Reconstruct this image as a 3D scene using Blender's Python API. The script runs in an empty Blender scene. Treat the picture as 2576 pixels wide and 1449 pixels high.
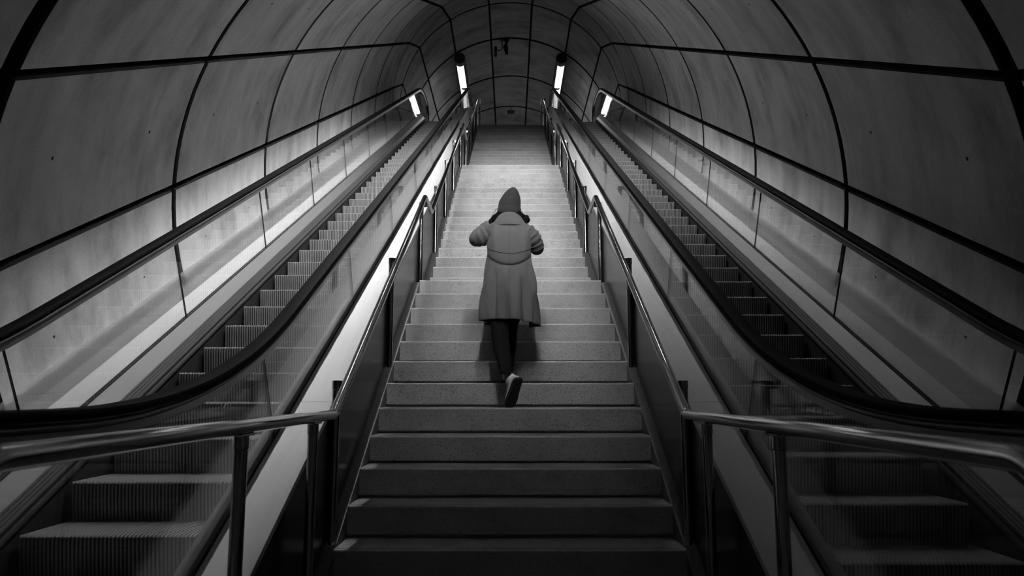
import bpy, bmesh, math, random
from mathutils import Vector, Matrix
random.seed(7)
sin, cos, tan, pi, rad = math.sin, math.cos, math.tan, math.pi, math.radians

# ------------------------------------------------------------------ camera, world, exposure
scene = bpy.context.scene
COL = scene.collection
ZC = 1.0027                       # camera height over the lower floor
F_PX = 1818.4
cam_d = bpy.data.cameras.new('camera')
cam_d.sensor_width = 36.0
cam_d.lens = F_PX / 2576 * 36.0
cam_d.clip_start = 0.05
cam_d.dof.use_dof = True
cam_d.dof.focus_distance = 7.0
cam_d.dof.aperture_fstop = 4.5
cam = bpy.data.objects.new('camera', cam_d)
cam.location = (0.0017, 0.0, ZC)
cam.rotation_euler = (rad(90 + 8.135), 0, rad(-0.115))
COL.objects.link(cam)
scene.camera = cam

world = bpy.data.worlds.new('world')
scene.world = world
world.use_nodes = True
world.node_tree.nodes['Background'].inputs[0].default_value = (0.5, 0.5, 0.5, 1)
world.node_tree.nodes['Background'].inputs[1].default_value = 0.0

vs = scene.view_settings
vs.view_transform = 'Standard'
vs.look = 'None'
vs.gamma = 1.0
vs.use_curve_mapping = False
vs.exposure = 0.0
LAMP_TOP = 13.0       # emission of the two lamps over the upper hall
ADDED_LAMP_RIGHT = 560.0    # unseen lamp added to light the right deck and wall
ADDED_LAMP_LEFT = 820.0     # unseen lamp added to light the left deck and wall
ADDED_LAMP_CROWN = 1050.0   # unseen louvred lamp added along the crown to light stairs and person

# ------------------------------------------------------------------ measures of the place
E = rad(27.45)                    # incline of tunnel and escalators
SE, CE, TE = sin(E), cos(E), tan(E)
T, RI = 0.30592, 0.17744          # stair going and rise
Y0 = 3.9605                       # first nosing
HALF = 0.93                       # half stair width
LAND1, LAND2 = 0.934, 1.20
YL1 = Y0 + 11 * T                 # last nosing of first flight
YN0 = YL1 + LAND1
YN17 = YN0 + 17 * T
YU0 = YN17 + LAND2
YTOP = YU0 + 18 * T
ZTOP = 49 * RI
def P(s, h, X=0.0):               # incline coordinates -> world
    return Vector((X, s * CE - h * SE, ZC + s * SE + h * CE))
def to_sh(Y, Z):
    return (Y * CE + (Z - ZC) * SE, -Y * SE + (Z - ZC) * CE)

# ------------------------------------------------------------------ materials
def new_mat(name):
    m = bpy.data.materials.new(name); m.use_nodes = True
    nt = m.node_tree
    for n in list(nt.nodes):
        if n.type != 'OUTPUT_MATERIAL': nt.nodes.remove(n)
    out = [n for n in nt.nodes if n.type == 'OUTPUT_MATERIAL'][0]
    return m, nt, out
def N(nt, t, **kw):
    n = nt.nodes.new(t)
    for k, v in kw.items():
        if k in n.inputs: n.inputs[k].default_value = v
        else: setattr(n, k, v)
    return n
def g(v): return (v, v, v, 1)
def ramp(nt, fac, stops):
    r = nt.nodes.new('ShaderNodeValToRGB')
    el = r.color_ramp.elements
    while len(el) < len(stops): el.new(0.5)
    for e, (p, v) in zip(el, stops): e.position = p; e.color = g(v)
    nt.links.new(fac, r.inputs[0]); return r.outputs[0]
def mixmul(nt, a, b, f=1.0):
    m = nt.nodes.new('ShaderNodeMix'); m.data_type = 'RGBA'; m.blend_type = 'MULTIPLY'
    m.inputs[0].default_value = f
    nt.links.new(a, m.inputs[6]); nt.links.new(b, m.inputs[7]); return m.outputs[2]
def noise(nt, coord, scale, detail=4, rough=0.55, mapscale=None):
    src = coord
    if mapscale:
        mp = nt.nodes.new('ShaderNodeMapping'); mp.inputs['Scale'].default_value = mapscale
        nt.links.new(coord, mp.inputs['Vector']); src = mp.outputs[0]
    n = N(nt, 'ShaderNodeTexNoise', Scale=scale, Detail=detail, Roughness=rough)
    nt.links.new(src, n.inputs['Vector']); return n.outputs['Fac']
def bump(nt, h, bsdf, strength, dist=0.01):
    b = N(nt, 'ShaderNodeBump', Strength=strength, Distance=dist)
    nt.links.new(h, b.inputs['Height']); nt.links.new(b.outputs[0], bsdf.inputs['Normal'])

def mat_concrete():
    m, nt, out = new_mat('board_marked_concrete')
    b = N(nt, 'ShaderNodeBsdfPrincipled', Roughness=0.62)
    uv = nt.nodes.new('ShaderNodeUVMap').outputs[0]
    oi = nt.nodes.new('ShaderNodeObjectInfo')
    add = nt.nodes.new('ShaderNodeVectorMath'); add.operation = 'ADD'
    cmb = nt.nodes.new('ShaderNodeCombineXYZ')
    mul = N(nt, 'ShaderNodeMath', operation='MULTIPLY'); mul.inputs[1].default_value = 37.0
    nt.links.new(oi.outputs['Random'], mul.inputs[0])
    nt.links.new(mul.outputs[0], cmb.inputs[0]); nt.links.new(mul.outputs[0], cmb.inputs[2])
    nt.links.new(uv, add.inputs[0]); nt.links.new(cmb.outputs[0], add.inputs[1])
    co = add.outputs[0]
    c1 = ramp(nt, noise(nt, co, 1.0, 5, 0.6, (4.5, 0.9, 1)), [(0.25, 0.50), (0.5, 0.68), (0.75, 0.82)])
    c2 = ramp(nt, noise(nt, co, 1.1, 6, 0.62, (1.6, 1.0, 1)), [(0.3, 0.42), (0.5, 0.82), (0.7, 1.0)])
    c3 = ramp(nt, noise(nt, co, 60, 3, 0.6), [(0.2, 0.82), (0.6, 1.0)])
    c4 = ramp(nt, oi.outputs['Random'], [(0.0, 0.82), (1.0, 1.0)])
    col = mixmul(nt, mixmul(nt, mixmul(nt, c1, c2), c3), c4)
    nt.links.new(col, b.inputs['Base Color'])
    bump(nt, noise(nt, co, 18, 6, 0.6, (2.0, 0.6, 1)), b, 0.12, 0.02)
    nt.links.new(b.outputs[0], out.inputs[0]); return m

def mat_stone():
    m, nt, out = new_mat('speckled_granite')
    b = N(nt, 'ShaderNodeBsdfPrincipled', Roughness=0.5)
    tc = nt.nodes.new('ShaderNodeTexCoord'); oi = nt.nodes.new('ShaderNodeObjectInfo')
    add = nt.nodes.new('ShaderNodeVectorMath'); add.operation = 'ADD'
    nt.links.new(tc.outputs['Object'], add.inputs[0]); nt.links.new(oi.outputs['Location'], add.inputs[1])
    co = add.outputs[0]
    c1 = ramp(nt, noise(nt, co, 3.2, 5, 0.6), [(0.3, 0.34), (0.7, 0.48)])
    c2 = ramp(nt, noise(nt, co, 150, 2, 0.5), [(0.30, 0.20), (0.43, 0.92), (0.7, 1.0)])
    c3 = ramp(nt, noise(nt, co, 8, 6, 0.7, (1, 1, 1.6)), [(0.25, 0.7), (0.45, 1.0)])
    c4 = ramp(nt, oi.outputs['Random'], [(0.0, 0.74), (1.0, 1.0)])
    nt.links.new(mixmul(nt, mixmul(nt, mixmul(nt, c1, c2), c3), c4), b.inputs['Base Color'])
    bump(nt, noise(nt, co, 90, 3), b, 0.08, 0.003)
    nt.links.new(b.outputs[0], out.inputs[0]); return m

def mat_metal(name, base, rough, metallic=1.0, stretch=None, var=0.0, bumpy=0.0):
    m, nt, out = new_mat(name)
    b = N(nt, 'ShaderNodeBsdfPrincipled', Roughness=rough, Metallic=metallic)
    b.inputs['Base Color'].default_value = g(base)
    tc = nt.nodes.new('ShaderNodeTexCoord')
    if stretch:
        n1 = noise(nt, tc.outputs['Object'], 1.0, 4, 0.6, stretch)
        if var:
            nt.links.new(ramp(nt, n1, [(0.25, base * (1 - var)), (0.75, min(1, base * (1 + var)))]), b.inputs['Base Color'])
        if bumpy: bump(nt, n1, b, bumpy, 0.002)
        mr = N(nt, 'ShaderNodeMapRange'); mr.inputs[3].default_value = rough * 0.85; mr.inputs[4].default_value = rough * 1.2
        nt.links.new(n1, mr.inputs[0]); nt.links.new(mr.outputs[0], b.inputs['Roughness'])
    nt.links.new(b.outputs[0], out.inputs[0]); return m

def mat_plain(name, base, rough, nscale=40, var=0.25, bumpy=0.0, spec=0.5, sheen=0.0):
    m, nt, out = new_mat(name)
    b = N(nt, 'ShaderNodeBsdfPrincipled', Roughness=rough)
    b.inputs['Specular IOR Level'].default_value = spec
    if sheen: b.inputs['Sheen Weight'].default_value = sheen
    tc = nt.nodes.new('ShaderNodeTexCoord')
    n1 = noise(nt, tc.outputs['Object'], nscale, 4, 0.6)
    nt.links.new(ramp(nt, n1, [(0.25, base * (1 - var)), (0.75, base * (1 + var))]), b.inputs['Base Color'])
    if bumpy: bump(nt, n1, b, bumpy, 0.004)
    nt.links.new(b.outputs[0], out.inputs[0]); return m

def mat_glass():
    m, nt, out = new_mat('clear_balustrade_glass')
    tr = N(nt, 'ShaderNodeBsdfTransparent'); tr.inputs[0].default_value = g(0.95)
    gl = N(nt, 'ShaderNodeBsdfGlossy', Roughness=0.0); gl.inputs[0].default_value = g(0.95)
    fr = N(nt, 'ShaderNodeFresnel', IOR=1.52)
    geo = nt.nodes.new('ShaderNodeNewGeometry')
    # reflect as an outside surface from both faces
    sw = nt.nodes.new('ShaderNodeMix'); sw.data_type = 'VECTOR'
    neg = nt.nodes.new('ShaderNodeVectorMath'); neg.operation = 'SCALE'; neg.inputs['Scale'].default_value = 1.0
    nt.links.new(geo.outputs['Normal'], neg.inputs[0])
    lw = N(nt, 'ShaderNodeLayerWeight', Blend=0.5)
    # Schlick from facing
    p5 = N(nt, 'ShaderNodeMath', operation='POWER'); p5.inputs[1].default_value = 4.2
    nt.links.new(lw.outputs['Facing'], p5.inputs[0])
    ma = N(nt, 'ShaderNodeMath', operation='MULTIPLY_ADD'); ma.inputs[1].default_value = 0.93; ma.inputs[2].default_value = 0.07
    nt.links.new(p5.outputs[0], ma.inputs[0])
    for n in (sw, neg, fr, geo): nt.nodes.remove(n)
    mx = nt.nodes.new('ShaderNodeMixShader')
    nt.links.new(ma.outputs[0], mx.inputs[0]); nt.links.new(tr.outputs[0], mx.inputs[1]); nt.links.new(gl.outputs[0], mx.inputs[2])
    nt.links.new(mx.outputs[0], out.inputs[0]); return m

def mat_emit(name, strength):
    m, nt, out = new_mat(name)
    e = N(nt, 'ShaderNodeEmission', Strength=strength); e.inputs[0].default_value = g(1.0)
    nt.links.new(e.outputs[0], out.inputs[0]); return m

M = dict(
    concrete=mat_concrete(), stone=mat_stone(),
    joint=mat_plain('dark_joint_recess', 0.012, 0.9, 30, 0.3),
    hole=mat_plain('dark_tie_hole', 0.01, 0.9),
    deck=mat_metal('satin_steel_deck', 0.60, 0.36, 0.25, (30, 2, 2), 0.05, 0.03),
    deck_wall=mat_metal('pale_satin_wall_deck', 0.85, 0.4, 0.1, (30, 2, 2), 0.04, 0.03),
    flashing=mat_metal('dull_steel_flashing', 0.55, 0.34, 0.8, (30, 2, 2), 0.06, 0.03),
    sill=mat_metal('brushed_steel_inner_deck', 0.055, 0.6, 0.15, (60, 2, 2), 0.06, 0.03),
    flute=mat_metal('ribbed_aluminium', 0.16, 0.35, 0.8),
    panel=mat_metal('dark_polished_cladding', 0.13, 0.24, 0.9, (0.5, 0.8, 0.8), 0.10, 0.0),
    chrome=mat_metal('polished_stainless_tube', 0.55, 0.075, 1.0, (6, 6, 6), 0.03),
    guide=mat_metal('dark_steel_handrail_guide', 0.07, 0.30, 1.0),
    guide_light=mat_metal('light_steel_guide_strip', 0.30, 0.35, 0.9),
    rubber=mat_plain('black_handrail_rubber', 0.0025, 0.7, 60, 0.2, 0.0, 0.03),
    skirt=mat_plain('blackened_skirt_panel', 0.009, 0.6, 20, 0.3, 0.0, 0.2),
    brush=mat_plain('black_safety_brush', 0.012, 0.95, 300, 0.6, 0.6),
    cleat=mat_metal('cast_aluminium_cleat', 0.27, 0.42, 0.5, (40, 40, 40), 0.15),
    groove=mat_plain('dark_step_groove', 0.012, 0.7, 60, 0.4),  # step body between the cleats, darker for contrast with them
    edge=mat_plain('worn_pale_nosing', 0.43, 0.45, 25, 0.25),
    stringer=mat_plain('shade_darkened_stringer', 0.13, 0.55, 60, 0.35),  # stringer colour darkened to stand for the shade beside the steps
    strip=mat_plain('dark_anti_slip_strip', 0.02, 0.8),
    glass=mat_glass(),
    floor=mat_plain('dark_floor_slab', 0.16, 0.4, 8, 0.3),
    housing=mat_plain('grey_lamp_housing', 0.10, 0.45, 30, 0.15),
    band=mat_plain('grey_lamp_band', 0.22, 0.5, 30, 0.1),
    reflector=mat_plain('added_spill_reflector', 0.92, 0.6, 30, 0.03),  # lines the left incline lamp, added to brighten the left wall
    cap=mat_plain('black_lamp_cap', 0.015, 0.5),
    collar=mat_metal('lamp_collar', 0.5, 0.2, 1.0),
    glow_top=mat_emit('lit_tube_upper', LAMP_TOP), glow_low=mat_emit('lit_tube_lower', 2.5), glow_r=mat_emit('added_tube_right', ADDED_LAMP_RIGHT), glow_l=mat_emit('added_tube_left', ADDED_LAMP_LEFT), glow_c=mat_emit('added_tube_crown', ADDED_LAMP_CROWN),
    cctv=mat_plain('black_camera_plastic', 0.012, 0.4), cctv_grey=mat_plain('grey_camera_plastic', 0.09, 0.5),
    coat=mat_plain('grey_wool_coat', 0.135, 0.9, 220, 0.22, 0.3, 0.2, 0.1), lining=mat_plain('dark_coat_lining', 0.035, 0.6),
    hat=mat_plain('dark_knit_beanie', 0.04, 0.95, 160, 0.25, 0.3, 0.15, 0.05),
    hair=mat_plain('black_hair', 0.006, 0.8, 80, 0.4, 0.0, 0.1),
    trousers=mat_plain('black_denim', 0.010, 0.85, 200, 0.35, 0.2, 0.15),
    shoe=mat_plain('white_canvas_shoe', 0.82, 0.6, 30, 0.08), sole=mat_plain('dark_rubber_sole', 0.03, 0.7),
    skin=mat_plain('skin', 0.40, 0.5, 20, 0.05), phone=mat_plain('black_phone', 0.01, 0.2),
)

# ------------------------------------------------------------------ object helpers
def link(name, me, mat=None, parent=None, loc=None):
    o = bpy.data.objects.new(name, me)
    if mat is not None and me is not None and not me.materials:
        for mm in (mat if isinstance(mat, (list, tuple)) else [mat]): me.materials.append(mm)
    COL.objects.link(o)
    if parent: o.parent = parent
    if loc is not None: o.location = loc
    return o
def mesh(name, verts, faces, smooth=False, uvs=None, mats=None):
    me = bpy.data.meshes.new(name)
    me.from_pydata([tuple(v) for v in verts], [], faces)
    if uvs is not None:
        l = me.uv_layers.new(name='UVMap')
        for p in me.polygons:
            for li in p.loop_indices: l.data[li].uv = uvs[me.loops[li].vertex_index]
    if mats is not None:
        for p, mi in zip(me.polygons, mats): p.material_index = mi
    if smooth:
        for p in me.polygons: p.use_smooth = True
    me.update()
    bm = bmesh.new(); bm.from_mesh(me)
    bmesh.ops.recalc_face_normals(bm, faces=bm.faces)
    bm.to_mesh(me); bm.free()
    return me
def smooth_by_angle(me, deg=35):
    for p in me.polygons: p.use_smooth = True
    bm = bmesh.new(); bm.from_mesh(me)
    for e in bm.edges:
        if len(e.link_faces) == 2 and e.calc_face_angle(0) > rad(deg): e.smooth = False
    bm.to_mesh(me); bm.free(); return me
def tag(o, label, cat, group=None, kind=None):
    if label: o['label'] = label
    if cat: o['category'] = cat
    if group: o['group'] = group
    if kind: o['kind'] = kind
    return o
def empty(name, loc):
    o = bpy.data.objects.new(name, None); COL.objects.link(o); o.location = loc
    o.empty_display_size = 0.2
    return o
def keep(o, parent):              # parent and keep the world place (parents are unrotated empties)
    o.parent = parent
    o.location = o.location - parent.location
    return o
def box_vf(a, b, base=0):
    x0, y0, z0 = a; x1, y1, z1 = b
    v = [(x0,y0,z0),(x1,y0,z0),(x1,y1,z0),(x0,y1,z0),(x0,y0,z1),(x1,y0,z1),(x1,y1,z1),(x0,y1,z1)]
    f = [(0,3,2,1),(4,5,6,7),(0,1,5,4),(1,2,6,5),(2,3,7,6),(3,0,4,7)]
    return v, [tuple(i + base for i in q) for q in f]
def bevel(me, w, seg=1):
    bm = bmesh.new(); bm.from_mesh(me)
    bmesh.ops.bevel(bm, geom=list(bm.edges), offset=w, segments=seg, affect='EDGES', profile=0.7)
    bm.to_mesh(me); bm.free(); return me
def extrude_x(name, prof, x0, x1, smooth=False):     # prof = [(y,z)...] closed polygon
    n = len(prof)
    v = [(x0, y, z) for y, z in prof] + [(x1, y, z) for y, z in prof]
    f = [(i, (i + 1) % n, n + (i + 1) % n, n + i) for i in range(n)]
    f += [tuple(range(n - 1, -1, -1)), tuple(range(n, 2 * n))]
    return mesh(name, v, f, smooth)
def sweep(name, path, prof, X, closed=True, smooth=True, caps=True):
    # path = [(Y,Z)...]; prof = [(dx,dn)...] with dn along the path normal (up)
    n, k = len(path), len(prof)
    v = []
    for i, (y, z) in enumerate(path):
        if i == 0: t1 = t2 = Vector((path[1][0] - y, path[1][1] - z))
        elif i == n - 1: t1 = t2 = Vector((y - path[i-1][0], z - path[i-1][1]))
        else:
            t1 = Vector((y - path[i-1][0], z - path[i-1][1])); t2 = Vector((path[i+1][0] - y, path[i+1][1] - z))
        t1 = t1.normalized(); t2 = t2.normalized(); t = (t1 + t2).normalized()
        sc = 1.0 / max(0.5, t.dot(t1))
        nm = Vector((-t.y, t.x)) * sc
        for dx, dn in prof: v.append((X + dx, y + nm.x * dn, z + nm.y * dn))
    f = []
    for i in range(n - 1):
        for j in range(k if closed else k - 1):
            a, b = i * k + j, i * k + (j + 1) % k
            f.append((a, b, b + k, a + k))
    if caps and closed:
        f.append(tuple(range(k))); f.append(tuple(range((n - 1) * k, n * k)))
    me = mesh(name, v, f)
    if smooth: smooth_by_angle(me, 40)
    return me
def fillet(pts, r, seg=6):
    pts = [Vector(p) for p in pts]; out = [pts[0]]
    for i in range(1, len(pts) - 1):
        a, b, c = pts[i-1], pts[i], pts[i+1]
        d1, d2 = (a - b), (c - b)
        ang = d1.angle(d2)
        tl = min(r / tan(ang / 2), d1.length * 0.48, d2.length * 0.48)
        p1, p2 = b + d1.normalized() * tl, b + d2.normalized() * tl
        for k in range(seg + 1):
            u = k / seg
            out.append(p1 * (1 - u) ** 2 + b * 2 * u * (1 - u) + p2 * u * u)
    out.append(pts[-1]); return out
def tube(name, pts, r, n=14, radii=None, smooth=True, squash=1.0):
    pts = [Vector(p) for p in pts]; v, f = [], []
    prev = None
    for i, p in enumerate(pts):
        t = (pts[min(i + 1, len(pts) - 1)] - pts[max(i - 1, 0)]).normalized()
        if prev is None:
            ref = Vector((1, 0, 0)) if abs(t.x) < 0.9 else Vector((0, 1, 0))
        else: ref = prev
        u = (ref - t * ref.dot(t)).normalized(); prev = u
        w = t.cross(u)
        rr = radii[i] if radii else r
        for k in range(n):
            a = 2 * pi * k / n
            v.append(p + u * (rr * cos(a)) + w * (rr * sin(a) * squash))
    for i in range(len(pts) - 1):
        for k in range(n):
            a, b = i * n + k, i * n + (k + 1) % n
            f.append((a, b, b + n, a + n))
    f.append(tuple(range(n))); f.append(tuple(range((len(pts) - 1) * n, len(pts) * n)))
    me = mesh(name, v, f)
    if smooth: smooth_by_angle(me, 50)
    return me
def interp(tbl, x):
    if x <= tbl[0][0]: return tbl[0][1]
    for (a, va), (b, vb) in zip(tbl, tbl[1:]):
        if x <= b: return va + (vb - va) * (x - a) / (b - a) if b > a else vb
    return tbl[-1][1]

# ------------------------------------------------------------------ tunnel lining
RT, HC = 3.104, -1.934
rings = []                        # (centre Y, centre Z, tilt, joint half width)
rings += [(-5.9, 0.24, 0, .025), (-3.3, 0.24, 0, .025), (-0.7, 0.24, 0, .025)]
rings.append((1.87, 0.24, rad(10), .03))
for k in range(7):
    s = 3.87 + 2.6 * k if k < 6 else 19.42
    c = P(s, HC); rings.append((c.y, c.z, E, .06 if k == 0 else .032))
rings += [(19.35, 8.93, 0, .036), (21.5, 8.952, 0, .045), (24.27, 8.952, 0, .042), (27.02, 8.952, 0, .042), (29.8, 8.952, 0, .042), (32.6, 8.952, 0, .042)]
ANG = [-103.5, -78.3, -56.1, -33.7, -11.4, 11.4, 33.7, 56.1, 78.3, 103.5]
def ring_pt(i, th, R):
    y, z, tl, _ = rings[i]
    a = rad(th)
    return Vector((R * sin(a), y - R * cos(a) * sin(tl), z + R * cos(a) * cos(tl)))
def lin_pt(i, u, th, R): return ring_pt(i, th, R).lerp(ring_pt(i + 1, th, R), u)
def shell(name, a0, a1):
    v, f = [], []; na = max(4, int((a1 - a0) / 4)); nr = len(rings)
    for R in (RT + 0.085, RT + 0.30):
        for i in range(nr):
            for k in range(na + 1): v.append(ring_pt(i, a0 + (a1 - a0) * k / na, R))
    w = na + 1; off = nr * w
    for i in range(nr - 1):
        for k in range(na):
            q = i * w + k
            f.append((q, q + 1, q + 1 + w, q + w)); f.append((off + q, off + q + w, off + q + 1 + w, off + q + 1))
        f.append((i*w, (i+1)*w, off+(i+1)*w, off+i*w)); f.append((i*w+na, off+i*w+na, off+(i+1)*w+na, (i+1)*w+na))
    for i in (0, nr - 1):
        for k in range(na): f.append((i*w+k, i*w+k+1, off+i*w+k+1, off+i*w+k))
    o = link(name, mesh(name, v, f, True), M['joint']); o['kind'] = 'structure'
    return o
wall_left = shell('wall_left', -104, -56.1)
wall_right = shell('wall_right', 56.1, 104)
ceiling = shell('ceiling', -56.1, 56.1)

hole_me = None
def tie_hole_mesh():
    v = []; f = []; n = 10
    for k in range(n): v.append((0.013 * cos(2*pi*k/n), 0.013 * sin(2*pi*k/n), 0))
    for k in range(n): v.append((0.013 * cos(2*pi*k/n), 0.013 * sin(2*pi*k/n), -0.02))
    f.append(tuple(range(n)))
    for k in range(n): f.append((k, (k+1) % n, n + (k+1) % n, n + k))
    return mesh('tie_hole', v, f)
hole_me = tie_hole_mesh(); hole_me.materials.append(M['hole'])
for i in range(len(rings) - 1):
    L = (Vector(rings[i+1][:2]) - Vector(rings[i][:2])).length
    for j in range(len(ANG) - 1):
        a0, a1 = ANG[j], ANG[j + 1]
        ga = math.degrees((0.022 if i < 10 else 0.018) / RT); ca = math.degrees(0.012 / RT)
        # side lengths differ in the bent bays: measure at mid angle
        am = (a0 + a1) / 2
        Lm = (ring_pt(i+1, am, RT) - ring_pt(i, am, RT)).length
        if Lm < 0.3: continue
        u0, u1 = rings[i][3] / Lm, 1 - rings[i+1][3] / Lm
        cu = 0.012 / Lm
        us = [u0, u0 + cu] + [u0 + (u1 - u0) * q / 3 for q in (1, 2)] + [u1 - cu, u1]
        na = 8
        th = [a0 + ga, a0 + ga + ca] + [a0 + ga + (a1 - a0 - 2*ga) * q / na for q in range(1, na)] + [a1 - ga - ca, a1 - ga]
        v, f, uv = [], [], []
        nu, nt_ = len(us), len(th)
        for iu, u in enumerate(us):
            for it, t_ in enumerate(th):
                edge = iu in (0, nu - 1) or it in (0, nt_ - 1)
                v.append(lin_pt(i, u, t_, RT + (0.014 if edge else 0)))
                uv.append((u * Lm, rad(t_) * RT))
        for iu in range(nu - 1):
            for it in range(nt_ - 1):
                q = iu * nt_ + it
                f.append((q, q + 1, q + 1 + nt_, q + nt_))
        border = [(0, it) for it in range(nt_)] + [(iu, nt_ - 1) for iu in range(1, nu)] + [(nu - 1, it) for it in range(nt_ - 2, -1, -1)] + [(iu, 0) for iu in range(nu - 2, 0, -1)]
        base = len(v)
        for iu, it in border:
            v.append(lin_pt(i, us[iu], th[it], RT + 0.084)); uv.append((us[iu] * Lm, rad(th[it]) * RT))
        nb = len(border)
        for b in range(nb):
            q0 = border[b][0] * nt_ + border[b][1]; q1 = border[(b+1) % nb][0] * nt_ + border[(b+1) % nb][1]
            f.append((q0, q1, base + (b+1) % nb, base + b))
        cen = lin_pt(i, 0.5, am, RT)
        mi = []
        for iu in range(nu - 1):
            for it in range(nt_ - 1): mi.append(1 if iu in (0, nu - 2) or it in (0, nt_ - 2) else 0)
        mi += [1] * nb
        me = mesh('concrete_panel', [p - cen for p in v], f, False, uv, mi)
        smooth_by_angle(me, 25)
        par = wall_left if j <= 1 else (wall_right if j >= len(ANG) - 3 else ceiling)
        o = link('concrete_panel', me, [M['concrete'], M['joint']], par, cen)
        # two formwork tie holes on every panel
        for u in (0.256, 0.75):
            p = lin_pt(i, u, am + (0.8 if j == 0 else -0.8 if j == len(ANG) - 2 else 0), RT - 0.001)
            inward = (lin_pt(i, u, am, RT - 0.5) - lin_pt(i, u, am, RT)).normalized()
            h = link('tie_hole', hole_me, None, o, p - cen)
            h.rotation_mode = 'QUATERNION'; h.rotation_quaternion = inward.to_track_quat('Z', 'Y')

def end_wall(name, y, zc):
    v = [(0, y, zc)]; n = 48
    for k in range(n): v.append((3.3 * sin(2*pi*k/n), y, zc + 3.3 * cos(2*pi*k/n)))
    v2 = [(a, b + 0.2, c) for a, b, c in v]
    f = [(0, 1 + k, 1 + (k+1) % n) for k in range(n)]
    f += [(n+1, n + 2 + (k+1) % n, n + 2 + k) for k in range(n)]
    f += [(1 + k, n + 2 + k, n + 2 + (k+1) % n, 1 + (k+1) % n) for k in range(n)]
    o = link(name, mesh(name, v + v2, f), M['floor']); o['kind'] = 'structure'
end_wall('wall_back', 32.7, 8.952)
end_wall('wall_front', -6.2, 0.24)

# floors
def slab(name, boxes):
    v, f = [], []
    for a, b in boxes:
        bv, bf = box_vf(a, b, len(v)); v += bv; f += bf
    o = link(name, mesh(name, v, f), M['floor']); o['kind'] = 'structure'; return o
slab('floor', [((-3.12, -6.1, -0.3), (3.12, 1.2, 0.0)), ((-0.985, 1.2, -0.3), (0.985, Y0 + 0.04, 0.0)), ((-3.12, 1.2, -0.3), (-2.9, 2.2, 0.0)), ((2.9, 1.2, -0.3), (3.12, 2.2, 0.0))])
slab('floor', [((-3.10, YTOP + 0.9, ZTOP - 0.3), (3.10, 32.6, ZTOP)), ((-0.93, YTOP + 0.06, ZTOP - 0.3), (0.93, YTOP + 0.9, ZTOP))])

# ------------------------------------------------------------------ staircase
stairs = empty('staircase', (0, Y0, 0))
tag(stairs, 'broad speckled stone staircase in three flights between the two escalators', 'staircase')
def step_mesh(depth):
    r, gp = RI, 0.020
    prof = [(0.0, -0.009), (0.0025, -0.003), (0.009, 0.0), (depth + 0.055, 0.0), (depth + 0.055, -0.038), (0.062, -0.038),
            (0.062, -r - 0.004), (0.034, -r - 0.004), (0.034, -(r - gp)), (0.0, -(r - gp))]
    return extrude_x('stair_step', prof, -HALF, HALF)
def strip_mesh():
    v, f = box_vf((-HALF + 0.01, 0.030, -0.002), (HALF - 0.01, 0.036, 0.0006)); return mesh('anti_slip_strip', v, f)
def edge_mesh():
    return extrude_x('nosing_edge', [(-0.0008, -0.013), (-0.0008, -0.008), (0.002, -0.0022), (0.008, 0.0008), (0.014, 0.0008), (0.014, -0.004), (0.004, -0.013)], -HALF, HALF)
nem = edge_mesh(); nem.materials.append(M['edge'])
sm, sm1, sm2 = step_mesh(T), step_mesh(LAND1), step_mesh(LAND2)
stm = strip_mesh(); stm.materials.append(M['strip'])
for me in (sm, sm1, sm2): me.materials.append(M['stone'])
noses = [(Y0 + k * T, (k + 1) * RI, sm1 if k == 11 else sm) for k in range(12)]
noses += [(YN0 + k * T, (13 + k) * RI, sm2 if k == 17 else sm) for k in range(18)]
noses += [(YU0 + k * T, (31 + k) * RI, sm) for k in range(19)]
for k, (y, z, me) in enumerate(noses):
    o = link('stair_step', me, None, stairs, (0, y - Y0, z))
    link('nosing_edge', nem, None, o)
    if k < 14: link('anti_slip_strip', stm, None, o)
# stringers beside the steps
BL = [(3.2, -0.30), (Y0 - T + 0.0, -0.0), (YL1 + 0.02, 12 * RI + 0.012), (YN0 - T, 12 * RI + 0.012), (YN17 + 0.02, 30 * RI + 0.012), (YU0 - T, 30 * RI + 0.012), (YTOP, 49 * RI + 0.012), (YTOP + 1.4, 49 * RI + 0.012)]
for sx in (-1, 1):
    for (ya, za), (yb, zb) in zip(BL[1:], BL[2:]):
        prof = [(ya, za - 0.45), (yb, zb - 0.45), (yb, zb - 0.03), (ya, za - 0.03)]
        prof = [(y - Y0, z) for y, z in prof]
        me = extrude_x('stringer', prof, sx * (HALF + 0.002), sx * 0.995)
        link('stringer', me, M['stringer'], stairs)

# ------------------------------------------------------------------ escalators
HD, HO = -1.920, -2.090           # inner and outer deck levels (incline h)
HR_TOP = -1.580 * CE
XG, XO = 1.195, 2.54              # inner and outer balustrade
XS0, XS1 = 1.33, 2.406            # step edges
def slope_z(ze, Y): return ZC - ze + Y * TE
def path_two_bends(ze, zlo, zhi, ylo, yhi, rlo, rhi, seg=10):
    # flat at zlo, incline, flat at zhi; rounded
    yb = (zlo - ZC + ze) / TE; yt = (zhi - ZC + ze) / TE
    pts = [Vector((0, ylo, zlo)), Vector((0, yb, zlo)), Vector((0, yt, zhi)), Vector((0, yhi, zhi))]
    out = [(ylo, zlo)]
    for (b, r, up) in ((pts[1], rlo, 1), (pts[2], rhi, -1)):
        tl = r * tan(E / 2)
        for k in range(seg + 1):
            a = E * k / seg
            if up == 1:
                out.append((b.y - tl + r * sin(a), b.z + r * (1 - cos(a))))
            else:
                y1, z1 = b.y - tl * CE, b.z - tl * SE      # start on the incline
                cy, cz = y1 + r * SE, z1 - r * CE          # centre below
                ang = E - a
                out.append((cy - r * sin(ang), cz + r * cos(ang)))
    out.append((yhi, zhi)); return out
nose_path = path_two_bends(2.605, 0.0, ZTOP, 1.0, 22.0, 1.1, 1.1)
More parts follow.
